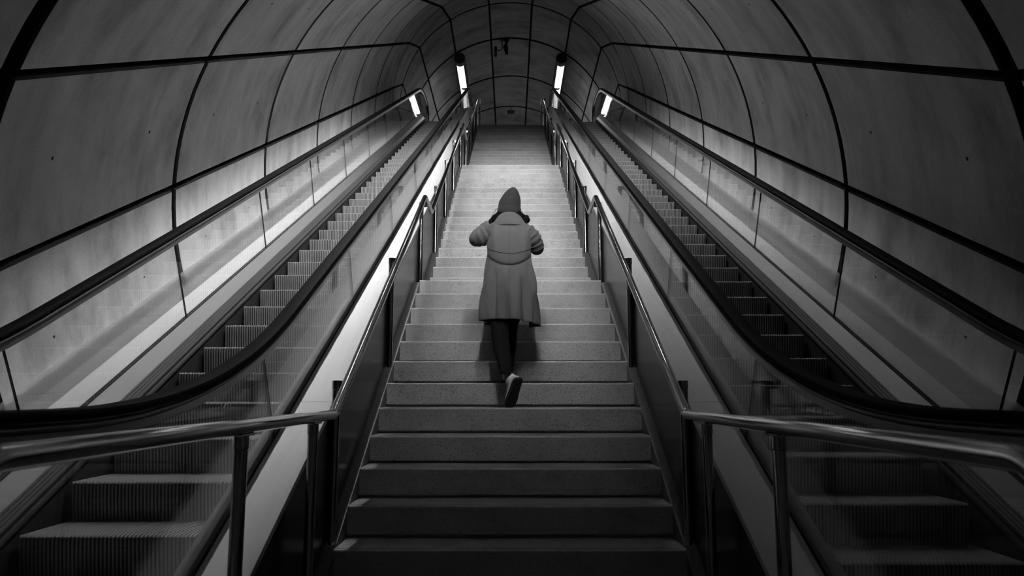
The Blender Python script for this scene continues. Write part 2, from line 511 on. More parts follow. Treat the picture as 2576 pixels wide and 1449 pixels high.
hr_path = path_two_bends(1.580, 0.957, ZTOP + 0.957, 1.35, 20.9, 4.1, 3.2, 16)
def newel(path, r=0.33, seg=12):
    yb, zb = path[0]; ye, ze = path[-1]
    pre = [(yb - r * sin(a), zb - r + r * cos(a)) for a in [pi * k / seg for k in range(seg, 0, -1)]]
    pre = [(yb + 0.35, zb - 2 * r)] + pre
    post = [(ye + r * sin(a), ze - r + r * cos(a)) for a in [pi * k / seg for k in range(1, seg + 1)]]
    post += [(ye - 0.35, ze - 2 * r)]
    return pre + path + post
hr_full = newel(hr_path)
rubber_prof = [(-0.040, -0.012), (-0.036, -0.003), (-0.026, 0.0), (0.026, 0.0), (0.036, -0.003), (0.040, -0.012), (0.040, -0.022), (0.034, -0.030), (0.027, -0.030),
               (0.027, -0.020), (-0.027, -0.020), (-0.027, -0.030), (-0.034, -0.030), (-0.040, -0.022)]
guide_prof = [(-0.024, -0.022), (0.024, -0.022), (0.024, -0.036), (0.030, -0.040), (0.030, -0.052), (0.018, -0.058), (0.014, -0.085), (-0.014, -0.085), (-0.018, -0.058), (-0.030, -0.052), (-0.030, -0.040), (-0.024, -0.036)]
hr_sh = sorted([to_sh(y, z) for y, z in hr_path])
deck_lo_s = to_sh(2.30, slope_z(2.164, 2.30))[0]
def nose_z(Y): return interp(nose_path, Y)

# escalator step: tread, cleats that run over the nosing and down the bowed riser
NC = 54
def step_meshes():
    w = XS1 - XS0 - 0.012; hw = w / 2
    prof = [(0.0, -0.011), (0.008, -0.012), (0.405, -0.012), (0.405, -0.05), (0.06, -0.05), (0.055, -0.255), (0.040, -0.255), (0.030, -0.20), (0.020, -0.14), (0.011, -0.08), (0.005, -0.035)]
    body = extrude_x('tread_body', prof, -hw, hw)
    path = [(0.400, 0.0), (0.006, 0.0), (-0.004, -0.006), (-0.003, -0.035), (0.003, -0.08), (0.012, -0.14), (0.022, -0.20), (0.033, -0.25)]
    back = [(0.400, -0.012), (0.010, -0.012), (0.002, -0.014), (0.006, -0.036), (0.012, -0.08), (0.021, -0.14), (0.031, -0.20), (0.042, -0.25)]
    v, f = [], []
    pitch = w / NC
    for c in range(NC):
        x0 = -hw + pitch * c + pitch * 0.22; x1 = x0 + pitch * 0.50
        b = len(v)
        for (y, z), (yb, zb) in zip(path, back):
            v += [(x0, yb, zb), (x0, y, z), (x1, y, z), (x1, yb, zb)]
        for i in range(len(path) - 1):
            for j in range(3):
                q = b + i * 4 + j
                f.append((q, q + 1, q + 5, q + 4))
        f.append((b, b + 1, b + 2, b + 3)); e = b + (len(path) - 1) * 4; f.append((e, e + 1, e + 2, e + 3))
    cl = mesh('cleats', v, f)
    return body, cl
step_body, step_cleats = step_meshes()
step_body.materials.append(M['groove']); step_cleats.materials.append(M['cleat'])

def glass_panel(sa, sb, X, hb_fn, ht_fn, thick=0.012):
    n = 8; v, f = [], []
    for i in range(n + 1):
        s = sa + (sb - sa) * i / n
        lo, hi = P(s, hb_fn(s)), P(s, ht_fn(s))
        for xx in (X - thick / 2, X + thick / 2):
            v.append((xx, lo.y, lo.z)); v.append((xx, hi.y, hi.z))
    for i in range(n):
        b = i * 4
        f += [(b, b+1, b+5, b+4), (b+2, b+6, b+7, b+3), (b+1, b+3, b+7, b+5), (b, b+4, b+6, b+2)]
    f += [(0, 2, 3, 1), (n*4, n*4+1, n*4+3, n*4+2)]
    return mesh('glass_panel', v, f)
def strip_between(name, sa, sb, prof):       # prof in (X,h), straight along the incline, closed polygon
    k = len(prof); v = []
    for s in (sa, sb):
        for X, h in prof: v.append(P(s, h, X))
    f = [(j, (j+1) % k, k + (j+1) % k, k + j) for j in range(k)] + [tuple(range(k)), tuple(range(k, 2*k))]
    return mesh(name, v, f)
BLs = sorted([to_sh(y, z) for y, z in BL])
S_LO, S_HI = deck_lo_s, to_sh(19.35, slope_z(2.164, 19.35))[0]

def build_escalator(sx, phase, label):
    root = empty('escalator', (sx * 1.87, 2.6, 0))
    tag(root, label, 'escalator', 'escalators flanking the stairs')
    def part(name, me, mat, parent=root):
        o = link(name, me, mat)
        o.parent = root; o.location = -root.location
        return o
    # steps
    k = 0
    y = phase
    while y < 20.6:
        if y > 2.2:
            z = nose_z(y)
            o = link('escalator_step', step_body, None, root, Vector((sx * (XS0 + XS1) / 2, y, z)) - root.location)
            link('cleats', step_cleats, None, o)
        y += 0.4
    # handrails with their guides, inner then outer
    for X in (XG, XO):
        part('handrail', sweep('handrail', hr_full, [(sx * a, b) for a, b in rubber_prof], sx * X), M['rubber'])
        part('handrail_guide', sweep('handrail_guide', hr_full[1:-1], [(sx * a, b) for a, b in guide_prof], sx * X), M['guide'])
    part('guide_strip', sweep('guide_strip', hr_path, [(sx * -0.031, -0.044), (sx * -0.034, -0.044), (sx * -0.034, -0.049), (sx * -0.031, -0.049)], sx * XO), M['guide_light'])
    part('guide_strip', sweep('guide_strip', hr_path, [(sx * -0.014, -0.060), (sx * -0.020, -0.060), (sx * -0.018, -0.096), (sx * -0.014, -0.096)], sx * XO), M['guide_light'])
    part('guide_strip', sweep('guide_strip', hr_path, [(sx * -0.031, -0.044), (sx * -0.034, -0.044), (sx * -0.034, -0.047), (sx * -0.031, -0.047)], sx * XG), M['guide_light'])
    part('guide_strip', sweep('guide_strip', hr_path, [(sx * -0.014, -0.060), (sx * -0.020, -0.060), (sx * -0.018, -0.090), (sx * -0.014, -0.090)], sx * XG), M['guide_light'])
    # glass
    ht = lambda s: interp(hr_sh, s) - 0.075
    floor_h = sorted([to_sh(yy, 0.03) for yy in (0.5, 1.5, 2.5, 3.5)])
    up_h = sorted([to_sh(yy, ZTOP + 0.12) for yy in (18.0, 19.0, 20.0, 21.5)])
    def hb(level):
        return lambda s: min(max(level, interp(floor_h, s)) if s < 4 else level, interp(up_h, s) if s > 16 else 99)
    for X, lev, s0 in ((XG, HD - 0.02, 3.19), (XO, HO - 0.02, 3.32)):
        st = [s0 + 1.955 * q for q in range(-1, 10)]
        st = [1.10] + st if st[0] > 1.3 else st
        st.append(to_sh(20.95, ZTOP + 0.6)[0])
        for a, b in zip(st, st[1:]):
            if b - a < 0.2: continue
            part('glass_panel', glass_panel(a + 0.003, b - 0.003, sx * X, hb(lev), ht), M['glass'])
            if a > 1.3:
                part('glass_gasket', glass_panel(a - 0.0025, a + 0.0025, sx * X, hb(lev), ht, 0.0125), M['rubber'])
    # inner sills (between glass and steps), fluted trim, skirt and brush
    for X, dirn in ((XO, -1), (XG, 1)):
        xa = X + dirn * 0.010; xb = X + dirn * 0.088; xc = X + dirn * 0.124
        up = -2.075
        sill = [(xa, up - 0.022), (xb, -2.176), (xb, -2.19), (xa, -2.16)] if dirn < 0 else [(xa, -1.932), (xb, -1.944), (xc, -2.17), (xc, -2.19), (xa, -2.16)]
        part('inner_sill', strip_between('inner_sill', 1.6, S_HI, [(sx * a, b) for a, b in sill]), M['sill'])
        fl = [(xb, -2.172)]
        for q in range(4):
            u0, u1 = q / 4, (q + 0.7) / 4
            for u, lift in ((u0 + 0.02, 0.005), (u1, 0.005), (u1 + 0.02, 0.0), ((q + 1) / 4, 0.0)):
                fl.append((xb + (xc - xb) * u - dirn * 0 , -2.176 + (-2.240 + 2.176) * u + lift))
        fl += [(xc, -2.262), (xb, -2.21)]
        part('fluted_trim', strip_between('fluted_trim', 1.6, S_HI, [(sx * a, b) for a, b in fl]), M['flute'])
        xs = XS1 + 0.006 if dirn < 0 else XS0 - 0.006
        part('skirt', strip_between('skirt', 1.4, S_HI + 0.8, [(sx * (xs - dirn * 0.002), -2.236), (sx * (xs - dirn * 0.016), -2.236), (sx * (xs - dirn * 0.016), -2.75), (sx * (xs - dirn * 0.002), -2.75)]), M['skirt'])
        part('safety_brush', strip_between('safety_brush', 1.8, S_HI, [(sx * (xs + dirn * 0.012), -2.262), (sx * (xs - dirn * 0.003), -2.255), (sx * (xs - dirn * 0.003), -2.285), (sx * (xs + dirn * 0.012), -2.28)]), M['brush'])
        # curved end of the sill on the upper landing
        b0 = P(S_HI, -2.12); e0 = [(b0.y + 0.5 * sin(a), b0.z - 0.0 + 0.5 * (cos(a) - 1) * 0.6 + 0.12 * sin(a)) for a in [pi / 2 * q / 6 for q in range(7)]]
        part('sill_end', sweep('sill_end', e0, [(sx * (xa - X), 0.045), (sx * (xb - X), -0.05), (sx * (xc - X), -0.12), (sx * (xa - X), -0.12)], sx * X), M['sill'])
    # stair-side deck in long sheets
    st = [S_LO] + [3.57 + 4.05 * q for q in range(0, 4)] + [S_HI]
    for a, b in zip(st, st[1:]):
        part('deck_sheet', strip_between('deck_sheet', a + 0.002, b - 0.002, [(sx * 0.978, HD), (sx * (XG - 0.012), HD), (sx * (XG - 0.012), HD - 0.014), (sx * 0.99, HD - 0.014), (sx * 0.99, HD - 0.03), (sx * 0.978, HD - 0.03)]), M['deck'])
    part('deck_joint', strip_between('deck_joint', S_LO, S_HI, [(sx * (XG - 0.011), HD - 0.004), (sx * (XG - 0.006), HD - 0.004), (sx * (XG - 0.006), HD - 0.02), (sx * (XG - 0.011), HD - 0.02)]), M['joint'])
    # deck turning level at the top, closed end
    d0 = P(S_HI, HD); dp = path_two_bends(2.164, 0, d0.z + 0.17, 0, 20.75, 1, 1.2)
    dp = [q for q in dp if q[0] >= d0.y - 0.02]
    part('deck_end', sweep('deck_end', dp, [(sx * 0.978, 0.002), (sx * 1.19, 0.002), (sx * 1.19, -0.45), (sx * 0.978, -0.45)], 0), M['deck'])
    # wall-side deck and flashing
    a0 = 1.2
    st = [a0] + [4.02 + 1.30 * q for q in range(0, 12)] + [S_HI + 1.0]
    for a, b in zip(st, st[1:]):
        part('wall_flashing', strip_between('wall_flashing', a + 0.0015, b - 0.0015, [(sx * 2.742, HO - 0.002), (sx * 3.10, HO - 0.030), (sx * 3.10, HO - 0.045), (sx * 2.742, HO - 0.02)]), M['flashing'])
    st = [a0] + [3.50 + 4.05 * q for q in range(0, 4)] + [S_HI + 0.6]
    for a, b in zip(st, st[1:]):
        part('deck_sheet', strip_between('deck_sheet', a + 0.0015, b - 0.0015, [(sx * 2.562, HO), (sx * 2.738, HO), (sx * 2.738, HO - 0.014), (sx * 2.562, HO - 0.014)]), M['deck_wall'])
    part('deck_joint', strip_between('deck_joint', a0, S_HI, [(sx * 2.534, HO - 0.002), (sx * 2.562, HO - 0.002), (sx * 2.562, HO - 0.03), (sx * 2.534, HO - 0.03)]), M['joint'])
    # dark cladding panels facing the stairs
    st = [S_LO + 0.35] + [3.10 + 2.58 * q for q in range(0, 7)]
    st = [q for q in st if q < S_HI - 0.5] + [S_HI]
    for a, b in zip(st, st[1:]):
        n = 10; v, f = [], []
        for i in range(n + 1):
            s = a + 0.002 + (b - a - 0.004) * i / n
            lo = max(interp(BLs, s), -3.2); lo = min(lo, HD - 0.1)
            for xx in (0.985, 1.0):
                v.append(P(s, HD - 0.016, sx * xx)); v.append(P(s, lo, sx * xx))
        for i in range(n):
            q = i * 4
            f += [(q, q+1, q+5, q+4), (q+2, q+6, q+7, q+3), (q, q+4, q+6, q+2), (q+1, q+3, q+7, q+5)]
        f += [(0, 2, 3, 1), (n*4, n*4+1, n*4+3, n*4+2)]
        part('cladding_panel', mesh('cladding_panel', v, f), M['panel'])
    # upper cladding beside the last steps
    v, f = box_vf((sx * 0.985, d0.y - 0.05, ZTOP - 0.9), (sx * 1.0, 20.75, d0.z - 0.02)); part('cladding_panel', mesh('cladding_panel', v, f), M['panel'])
    # inner lining under the deck on the step side
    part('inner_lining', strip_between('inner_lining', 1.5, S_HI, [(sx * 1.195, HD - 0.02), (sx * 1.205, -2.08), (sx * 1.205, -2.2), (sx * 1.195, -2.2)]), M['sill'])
    # landing plates
    for ya, yb, z in ((1.2, 2.62, 0.0), (20.55, YTOP + 0.95, ZTOP)):
        v, f = box_vf((sx * 1.21, ya, z - 0.3), (sx * 2.9, yb, z + 0.004)); part('landing_plate', mesh('landing_plate', v, f), M['skirt'])
    return root
esc_l = build_escalator(-1, 0.072, 'brightly lit escalator running up along the left concrete wall')
esc_r = build_escalator(1, 0.298, 'shadowed escalator running up along the right concrete wall')

# ------------------------------------------------------------------ stair handrails
XR, XP = 0.90, 0.962
ZR0 = 0.885
k_up = RI / T
yk1 = 3.74
rail_pts = [(1.16, 0.30), (1.22, ZR0), (yk1, ZR0), (7.42, ZR0 + (7.42 - yk1) * k_up + 0.015), (8.02, ZR0 + (7.42 - yk1) * k_up + 0.0)]
yk, zk = rail_pts[-1]
y2 = 13.30; z2 = zk + (y2 - yk) * k_up
rail_pts += [(y2, z2), (y2 + 0.80, z2 - 0.02)]
y3 = 19.75; z3 = z2 + (y3 - y2 - 0.80) * k_up
rail_pts += [(y3, z3), (y3 + 0.55, z3), (y3 + 0.60, ZTOP + 0.0)]
rail_line = rail_pts[1:-1]
posts_y = [2.50, 3.40, 4.05, 5.78, 7.62, 9.08, 10.45, 11.85, 13.42, 15.0, 16.5, 18.0, 19.5]
BLy = BL
for sx, lab in ((-1, 'polished steel tube handrail on the left side of the stairs, sharply kinked at each landing'), (1, 'polished steel tube handrail on the right side of the stairs, sharply kinked at each landing')):
    root = empty('stair_handrail', (sx * XR, 1.2, 0)); tag(root, lab, 'handrail', 'tube handrails of the staircase')
    pts = fillet([Vector((sx * XR, y, z)) for y, z in rail_pts], 0.11, 7)
    link('rail_tube', tube('rail_tube', pts, 0.0258, 20), M['chrome'], root, -root.location)
    for py in posts_y:
        zr = interp(rail_line, py); flat = py < yk1
        xp = XR + 0.010 if flat else XP
        ztop = zr - 0.028 if flat else zr - 0.004
        zb = 0.0 if py < 3.7 else interp(BLy, py) - 0.12
        pr_ = 0.0235
        o = link('post', tube('post', [(sx * xp, py, zb), (sx * xp, py, ztop - 0.05)], pr_, 18), M['chrome'], root, -root.location)
        link('post_cap', tube('post_cap', [(sx * xp, py, ztop - 0.052), (sx * xp, py, ztop - 0.046), (sx * xp, py, ztop - 0.044), (sx * xp, py, ztop)], pr_, 18, [pr_ + 0.0005, pr_ + 0.0025, pr_ + 0.0025, pr_ + 0.002]), M['chrome'], o)
        if flat:                                         # saddle plate under the level tube
            v, f = box_vf((sx * XR - 0.016, py - 0.06, ztop - 0.004), (sx * XR + 0.016, py + 0.06, ztop + 0.004))
        else:                                            # short arm from the cap to the sloping tube
            v, f = box_vf((min(sx * xp, sx * XR), py - 0.020, ztop - 0.046), (max(sx * xp, sx * XR), py + 0.020, ztop - 0.001))
        link('bracket', bevel(mesh('bracket', v, f), 0.003), M['chrome'], o)
        if not flat:
            link('base_ring', tube('base_ring', [(sx * xp, py, zb + 0.10), (sx * xp, py, zb + 0.125)], 0.027, 14), M['chrome'], o)

# ------------------------------------------------------------------ tube lamps under the vault
def lamp(name, A, B, up, label, glow, joints, fins=True, bare=False, side=1, blades=False):
    A, B, up = Vector(A), Vector(B), Vector(up).normalized()
    ax = (B - A).normalized(); lat = ax.cross(up).normalized(); L = (B - A).length
    root = empty(name, A); tag(root, label, 'lamp', 'tube lamps under the vault')
    def pt(x, u, w): return lat * x + up * u + ax * w
    R, OPEN, OPEN2 = 0.168, rad(42), rad(42)
    if bare:
        R = 0.15; OPEN, OPEN2 = (rad(44), rad(1)) if side > 0 else (rad(1), rad(44)) if side < 0 else (rad(18), rad(18))
    # housing: C-shaped shell open below
    n = 20; v, f = [], []
    for w in (0.06, L - 0.06):
        for rr in (R, R - 0.012):
            for k in range(n + 1):
                a = -pi / 2 + OPEN + (2 * pi - OPEN - OPEN2) * k / n
                v.append(pt(rr * cos(a), rr * sin(a), w))
    m_ = n + 1
    for k in range(n):
        f.append((k, k + 1, 2*m_ + k + 1, 2*m_ + k)); f.append((m_ + k, 3*m_ + k, 3*m_ + k + 1, m_ + k + 1))
        f.append((k, m_ + k, m_ + k + 1, k + 1)); f.append((2*m_ + k, 2*m_ + k + 1, 3*m_ + k + 1, 3*m_ + k))
    f.append((0, 2*m_, 3*m_, m_)); f.append((n, m_ + n, 3*m_ + n, 2*m_ + n))
    inner = []
    for k in range(n):
        a = -pi / 2 + OPEN + (2 * pi - OPEN - OPEN2) * (k + 0.5) / n
        inner += [0, 1 if cos(a) * lat.x * side < 0 and sin(a) > 0.15 else 0, 0, 0]    # white reflector on the axis side, added to spill light on the left wall
    inner += [0, 0]
    me = mesh('lamp_housing', v, f, False, None, inner); smooth_by_angle(me, 30)
    link('lamp_housing', me, [M['housing'] if not bare else M['cap'], M['housing'] if not bare else M['reflector'] if side < 0 else M['cap']], root)
    for w0, w1 in ((-0.02, 0.05), (L - 0.05, L + 0.02)):
        link('end_cap', tube('end_cap', [pt(0, 0, w0), pt(0, 0, w1)], R + (0.003 if not bare else -0.001), 28), M['cap'], root)
    link('end_band', tube('end_band', [pt(0, 0, 0.05), pt(0, 0, 0.26)], R + 0.001, 28), M['cctv_grey'] if bare else M['band'], root)
    # reflectors glow in sections
    ws = [0.26] + joints + [L - 0.12]
    for a, b in zip(ws, ws[1:]):
        v = []; f = []; kk = 8
        if bare:
            o = link('lit_tube', tube('lit_tube', [pt(0, 0.03, a + 0.03), pt(0, 0.03, b - 0.03)], 0.018, 10), glow, root)
            if blades:  # blades slanted to throw the added lamp's light uphill
                fv, ff = [], []
                w = a + 0.04
                while w < b - 0.17:
                    bs = len(fv)
                    for u_, dw in ((0.0, 0.0), (-0.11, 0.14)):
                        for x_ in (-0.098, 0.098):
                            for tt in (0.0, 0.004): fv.append(pt(x_, u_, w + dw + tt))
                    ff += [tuple(bs + i for i in q) for q in ((0, 1, 3, 2), (4, 6, 7, 5), (0, 2, 6, 4), (1, 5, 7, 3), (0, 4, 5, 1), (2, 3, 7, 6))]
                    w += 0.15
                link('louvre', mesh('louvre', fv, ff), M['cap'], o)
            continue
        for w in (a + 0.03, b - 0.03):
            for k in range(kk + 1):
                t = -1 + 2 * k / kk
                v.append(pt(t * 0.118, -0.060 - 0.022 * (1 - t * t), w))
        for k in range(kk): f.append((k, k+1, kk + 2 + k, kk + 1 + k))
        f.append(tuple(range(kk + 1))); f.append(tuple(range(kk + 1, 2 * kk + 2)))
        f.append((0, kk, 2*kk + 1, kk + 1))
        o = link('lit_tube', mesh('lit_tube', v, f), glow, root)
        if fins:
            fv, ff = [], []
            w = a + 0.07
            while w < b - 0.06:
                base = len(fv)
                for ww in (w, w + 0.006):
                    for t in (-1, -0.5, 0, 0.5, 1): fv.append(pt(t * 0.115, -0.135 - 0.024 * (1 - t * t), ww))
                    for t in (1, 0.5, 0, -0.5, -1): fv.append(pt(t * 0.115, -0.115 - 0.024 * (1 - t * t), ww))
                for q in range(10): ff.append((base + q, base + (q+1) % 10, base + 10 + (q+1) % 10, base + 10 + q))
                ff.append(tuple(base + q for q in range(10))); ff.append(tuple(base + 19 - q for q in range(10)))
                w += 0.075
            link('louvre', mesh('louvre', fv, ff), M['collar'], o)
    for j in joints:
        link('collar', tube('collar', [pt(0, -0.02, j - 0.08), pt(0, -0.02, j + 0.08)], 0.122, 20), M['cap'], root)
        link('collar_ring', tube('collar_ring', [pt(0, -0.02, j - 0.012), pt(0, -0.02, j + 0.012)], 0.130, 20), M['collar'], root)
    return root
for sx, lab in ((-1, 'grey tube lamp under the upper vault above the left escalator newel'), (1, 'grey tube lamp under the upper vault above the right escalator newel')):
    lamp('tube_lamp', (sx * 1.60, 21.45, 11.36), (sx * 1.60, 30.0, 11.36), (0, 0, 1), lab, M['glow_top'], [2.0, 4.35, 6.6])
for sx, lab in ((-1, 'grey tube lamp under the lower vault behind the viewer, left of the stair foot'), (1, 'grey tube lamp under the lower vault behind the viewer, right of the stair foot')):
    lamp('tube_lamp', (sx * 1.60, -5.2, 2.66), (sx * 1.60, -1.0, 2.66), (0, 0, 1), lab, M['glow_low'], [2.1])
upE = (0, -SE, CE)
for sx, s0, s1, lab, gl in ((1, 7.5, 13.6, 'shorter unseen tube lamp over the right balustrade, added to light its deck', M['glow_r']), (-1, 5.0, 13.6, 'longer unseen tube lamp over the left balustrade, added to light deck and wall', M['glow_l']), (0, 3.0, 13.6, 'unseen louvred tube lamp along the vault crown, added to light the stairs', M['glow_c'])):
    L = s1 - s0
    h = 0.78 if sx else 0.99
    lamp('tube_lamp', P(s0, h, sx * 1.13), P(s1, h, sx * 1.13), upE, lab, gl, [L * q / 4 for q in (1, 2, 3)], False, True, sx, sx == 0)  # out-of-view lamps added to light decks, walls and stairs

# ------------------------------------------------------------------ security camera and small sign box under the upper vault
sc_ = empty('security_camera', (-0.16, 21.55, 12.02)); tag(sc_, 'black surveillance camera cluster hanging from the upper vault joint', 'camera')
def cpart(name, me, mat): return link(name, me, mat, sc_)
v, f = box_vf((-0.16, -0.05, -0.03), (0.12, 0.05, 0.05)); cpart('mount_plate', bevel(mesh('mount_plate', v, f), 0.01), M['cctv'])
cpart('mount_cone', tube('mount_cone', [(0.02, 0, 0.0), (0.03, 0, -0.10), (0.03, 0, -0.16)], 0.05, 14, [0.075, 0.05, 0.03]), M['cctv'])
cpart('camera_body', tube('camera_body', [(0.0, -0.02, -0.16), (0.0, -0.03, -0.24), (0.015, -0.04, -0.33), (0.03, -0.05, -0.42), (0.035, -0.05, -0.50)], 0.06, 16, [0.04, 0.078, 0.078, 0.055, 0.05]), M['cctv'])
cpart('bracket_arm', tube('bracket_arm', fillet([(-0.11, 0, 0), (-0.10, 0, -0.33), (-0.30, 0, -0.38)], 0.08), 0.016, 10), M['cctv'])
cpart('lens_hood', tube('lens_hood', [(-0.31, 0, -0.24), (-0.31, -0.01, -0.30), (-0.31, -0.01, -0.38)], 0.045, 14), M['cctv'])
cpart('bullet_camera_body', tube('bullet_camera_body', [(-0.31, -0.01, -0.385), (-0.31, -0.02, -0.58)], 0.045, 14), M['cctv_grey'])
v, f = box_vf((-0.13, 26.9, 11.72), (0.15, 26.98, 11.86))
so = link('sign_box', bevel(mesh('sign_box', [(a, b - 26.94, c - 11.79) for a, b, c in v], f), 0.01), M['cctv_grey'], None, (0, 26.94, 11.79))
so2 = tag(so, 'small pale grey box on the farthest visible vault joint', 'sign')
link('sign_bracket', tube('sign_bracket', [(0.01, 0, 0.06), (0.01, 0, 0.27)], 0.015, 8), M['cctv_grey'], so)

# ------------------------------------------------------------------ person climbing the stairs
PX, PY = -0.008, 5.5
def skin_obj(name, chains, mat, parent=None, sub=2):
    verts, edges, radii, idx = [], [], [], {}
    for ch in chains:
        last = None
        for key, p, r in ch:
            if key in idx: i = idx[key]
            else:
                i = len(verts); idx[key] = i; verts.append(p); radii.append(r)
            if last is not None and last != i: edges.append((last, i))
            last = i
    me = bpy.data.meshes.new(name); me.from_pydata(verts, edges, [])
    me.materials.append(mat)
    o = bpy.data.objects.new(name, me); COL.objects.link(o)
    if parent: o.parent = parent
    md = o.modifiers.new('Skin', 'SKIN'); md.use_smooth_shade = True
    sv = me.skin_vertices[0].data
    for i, r in enumerate(radii): sv[i].radius = (r, r) if not isinstance(r, tuple) else r
    sv[0].use_root = True
    sm_ = o.modifiers.new('Sub', 'SUBSURF'); sm_.levels = sub; sm_.render_levels = sub
    return o
# joints in metres, world; body local to its own origin between the feet
O = Vector((PX, 5.45, 0.887))
def J(x, y, z): return tuple(Vector((x + PX, y, z)) - O)
body_ch = [
    [('pel', J(0, 5.50, 1.83), 0.115), ('bel', J(0, 5.53, 1.97), 0.105), ('che', J(0, 5.59, 2.15), 0.125), ('nb', J(0, 5.635, 2.31), 0.07), ('nk', J(0.005, 5.66, 2.37), 0.05), ('hd', J(0.01, 5.70, 2.44), 0.085), ('ht', J(0.012, 5.70, 2.53), 0.075)],
    [('che', 0, 0), ('sl', J(-0.155, 5.61, 2.27), 0.052), ('el', J(-0.262, 5.60, 2.20), 0.040), ('wl', J(-0.150, 5.80, 2.36), 0.027), ('pl', J(-0.120, 5.83, 2.42), 0.032)],
    [('che', 0, 0), ('sr', J(0.150, 5.61, 2.27), 0.052), ('er', J(0.212, 5.63, 2.14), 0.040), ('wr', J(0.135, 5.83, 2.32), 0.027), ('prr', J(0.105, 5.86, 2.38), 0.032)],
    [('pel', 0, 0), ('hl', J(-0.075, 5.49, 1.76), 0.065), ('kl', J(-0.068, 5.415, 1.41), 0.040), ('al', J(-0.018, 5.215, 1.13), 0.024), ('fl', J(0.0, 5.25, 1.00), 0.018)],
    [('pel', 0, 0), ('hr', J(0.045, 5.55, 1.76), 0.065), ('kr', J(-0.004, 5.735, 1.46), 0.040), ('ar', J(-0.012, 5.585, 1.16), 0.024), ('fr', J(-0.012, 5.66, 1.10), 0.018)],
]
for side, w, sx in (('l', ('pl', J(-0.120, 5.83, 2.42)), 1), ('r', ('prr', J(0.105, 5.86, 2.38)), -1)):
    b = Vector(w[1])
    for q in range(4):
        off = Vector((sx * (-0.022 + 0.015 * q), 0.0, 0.0)); ln = (0.055, 0.062, 0.058, 0.046)[q]
        body_ch.append([(w[0], 0, 0), (side + 'f%d' % q, tuple(b + off + Vector((sx * 0.008, 0.02, 0.035))), 0.0085), (side + 'g%d' % q, tuple(b + off + Vector((sx * 0.02, 0.03, 0.035 + ln * 0.6))), 0.0075), (side + 'h%d' % q, tuple(b + off + Vector((sx * 0.035, 0.012, 0.035 + ln * 0.95))), 0.0065)])
    body_ch.append([(w[0], 0, 0), (side + 't0', tuple(b + Vector((sx * 0.035, -0.015, 0.0))), 0.010), (side + 't1', tuple(b + Vector((sx * 0.058, -0.005, 0.028))), 0.0085)])
person = skin_obj('person', body_ch, M['skin'])
person.location = O
tag(person, 'person in a long grey coat and dark beanie climbing the stairs, seen from behind', 'person')
# face: nose, eyes and ears sit on the far side of the head under the beanie
def blob(name, c, r, mat, parent, seg=14):
    v, f = [], []
    for i in range(1, seg):
        for k in range(seg):
            a, b_ = pi * i / seg, 2 * pi * k / seg
            v.append((c[0] + r[0] * sin(a) * cos(b_), c[1] + r[1] * sin(a) * sin(b_), c[2] + r[2] * cos(a)))
    for i in range(seg - 2):
        for k in range(seg): f.append((i*seg + k, i*seg + (k+1) % seg, (i+1)*seg + (k+1) % seg, (i+1)*seg + k))
    f.append(tuple(range(seg))); f.append(tuple(range((seg-2)*seg, (seg-1)*seg)))
    return link(name, mesh(name, v, f, True), mat, parent)
H = Vector(J(0.01, 5.70, 2.45))
blob('nose', H + Vector((0, 0.088, -0.015)), (0.014, 0.022, 0.022), M['skin'], person)
for sx in (-1, 1):
    blob('ear', H + Vector((sx * 0.083, 0.0, -0.01)), (0.012, 0.022, 0.032), M['skin'], person)
    blob('eye', H + Vector((sx * 0.03, 0.078, 0.012)), (0.013, 0.010, 0.009), M['hair'], person)
blob('mouth', H + Vector((0, 0.080, -0.05)), (0.024, 0.010, 0.008), M['hat'], person)

def loft(name, rows, mat, parent, closed=True, cap0=False, cap1=False, thick=0.0):
    n = len(rows[0]); v = [p for r_ in rows for p in r_]; f = []
    for i in range(len(rows) - 1):
        for k in range(n if closed else n - 1):
            a, b = i * n + k, i * n + (k + 1) % n
            f.append((a, b, b + n, a + n))
    if cap0: f.append(tuple(range(n)))
    if cap1: f.append(tuple(range((len(rows) - 1) * n, len(rows) * n)))
    o = link(name, mesh(name, v, f, True), mat, parent)
    if thick:
        md = o.modifiers.new('Solid', 'SOLIDIFY'); md.thickness = thick; md.offset = -1
        if isinstance(mat, (list, tuple)): md.material_offset = 1; md.material_offset_rim = 0
    return o
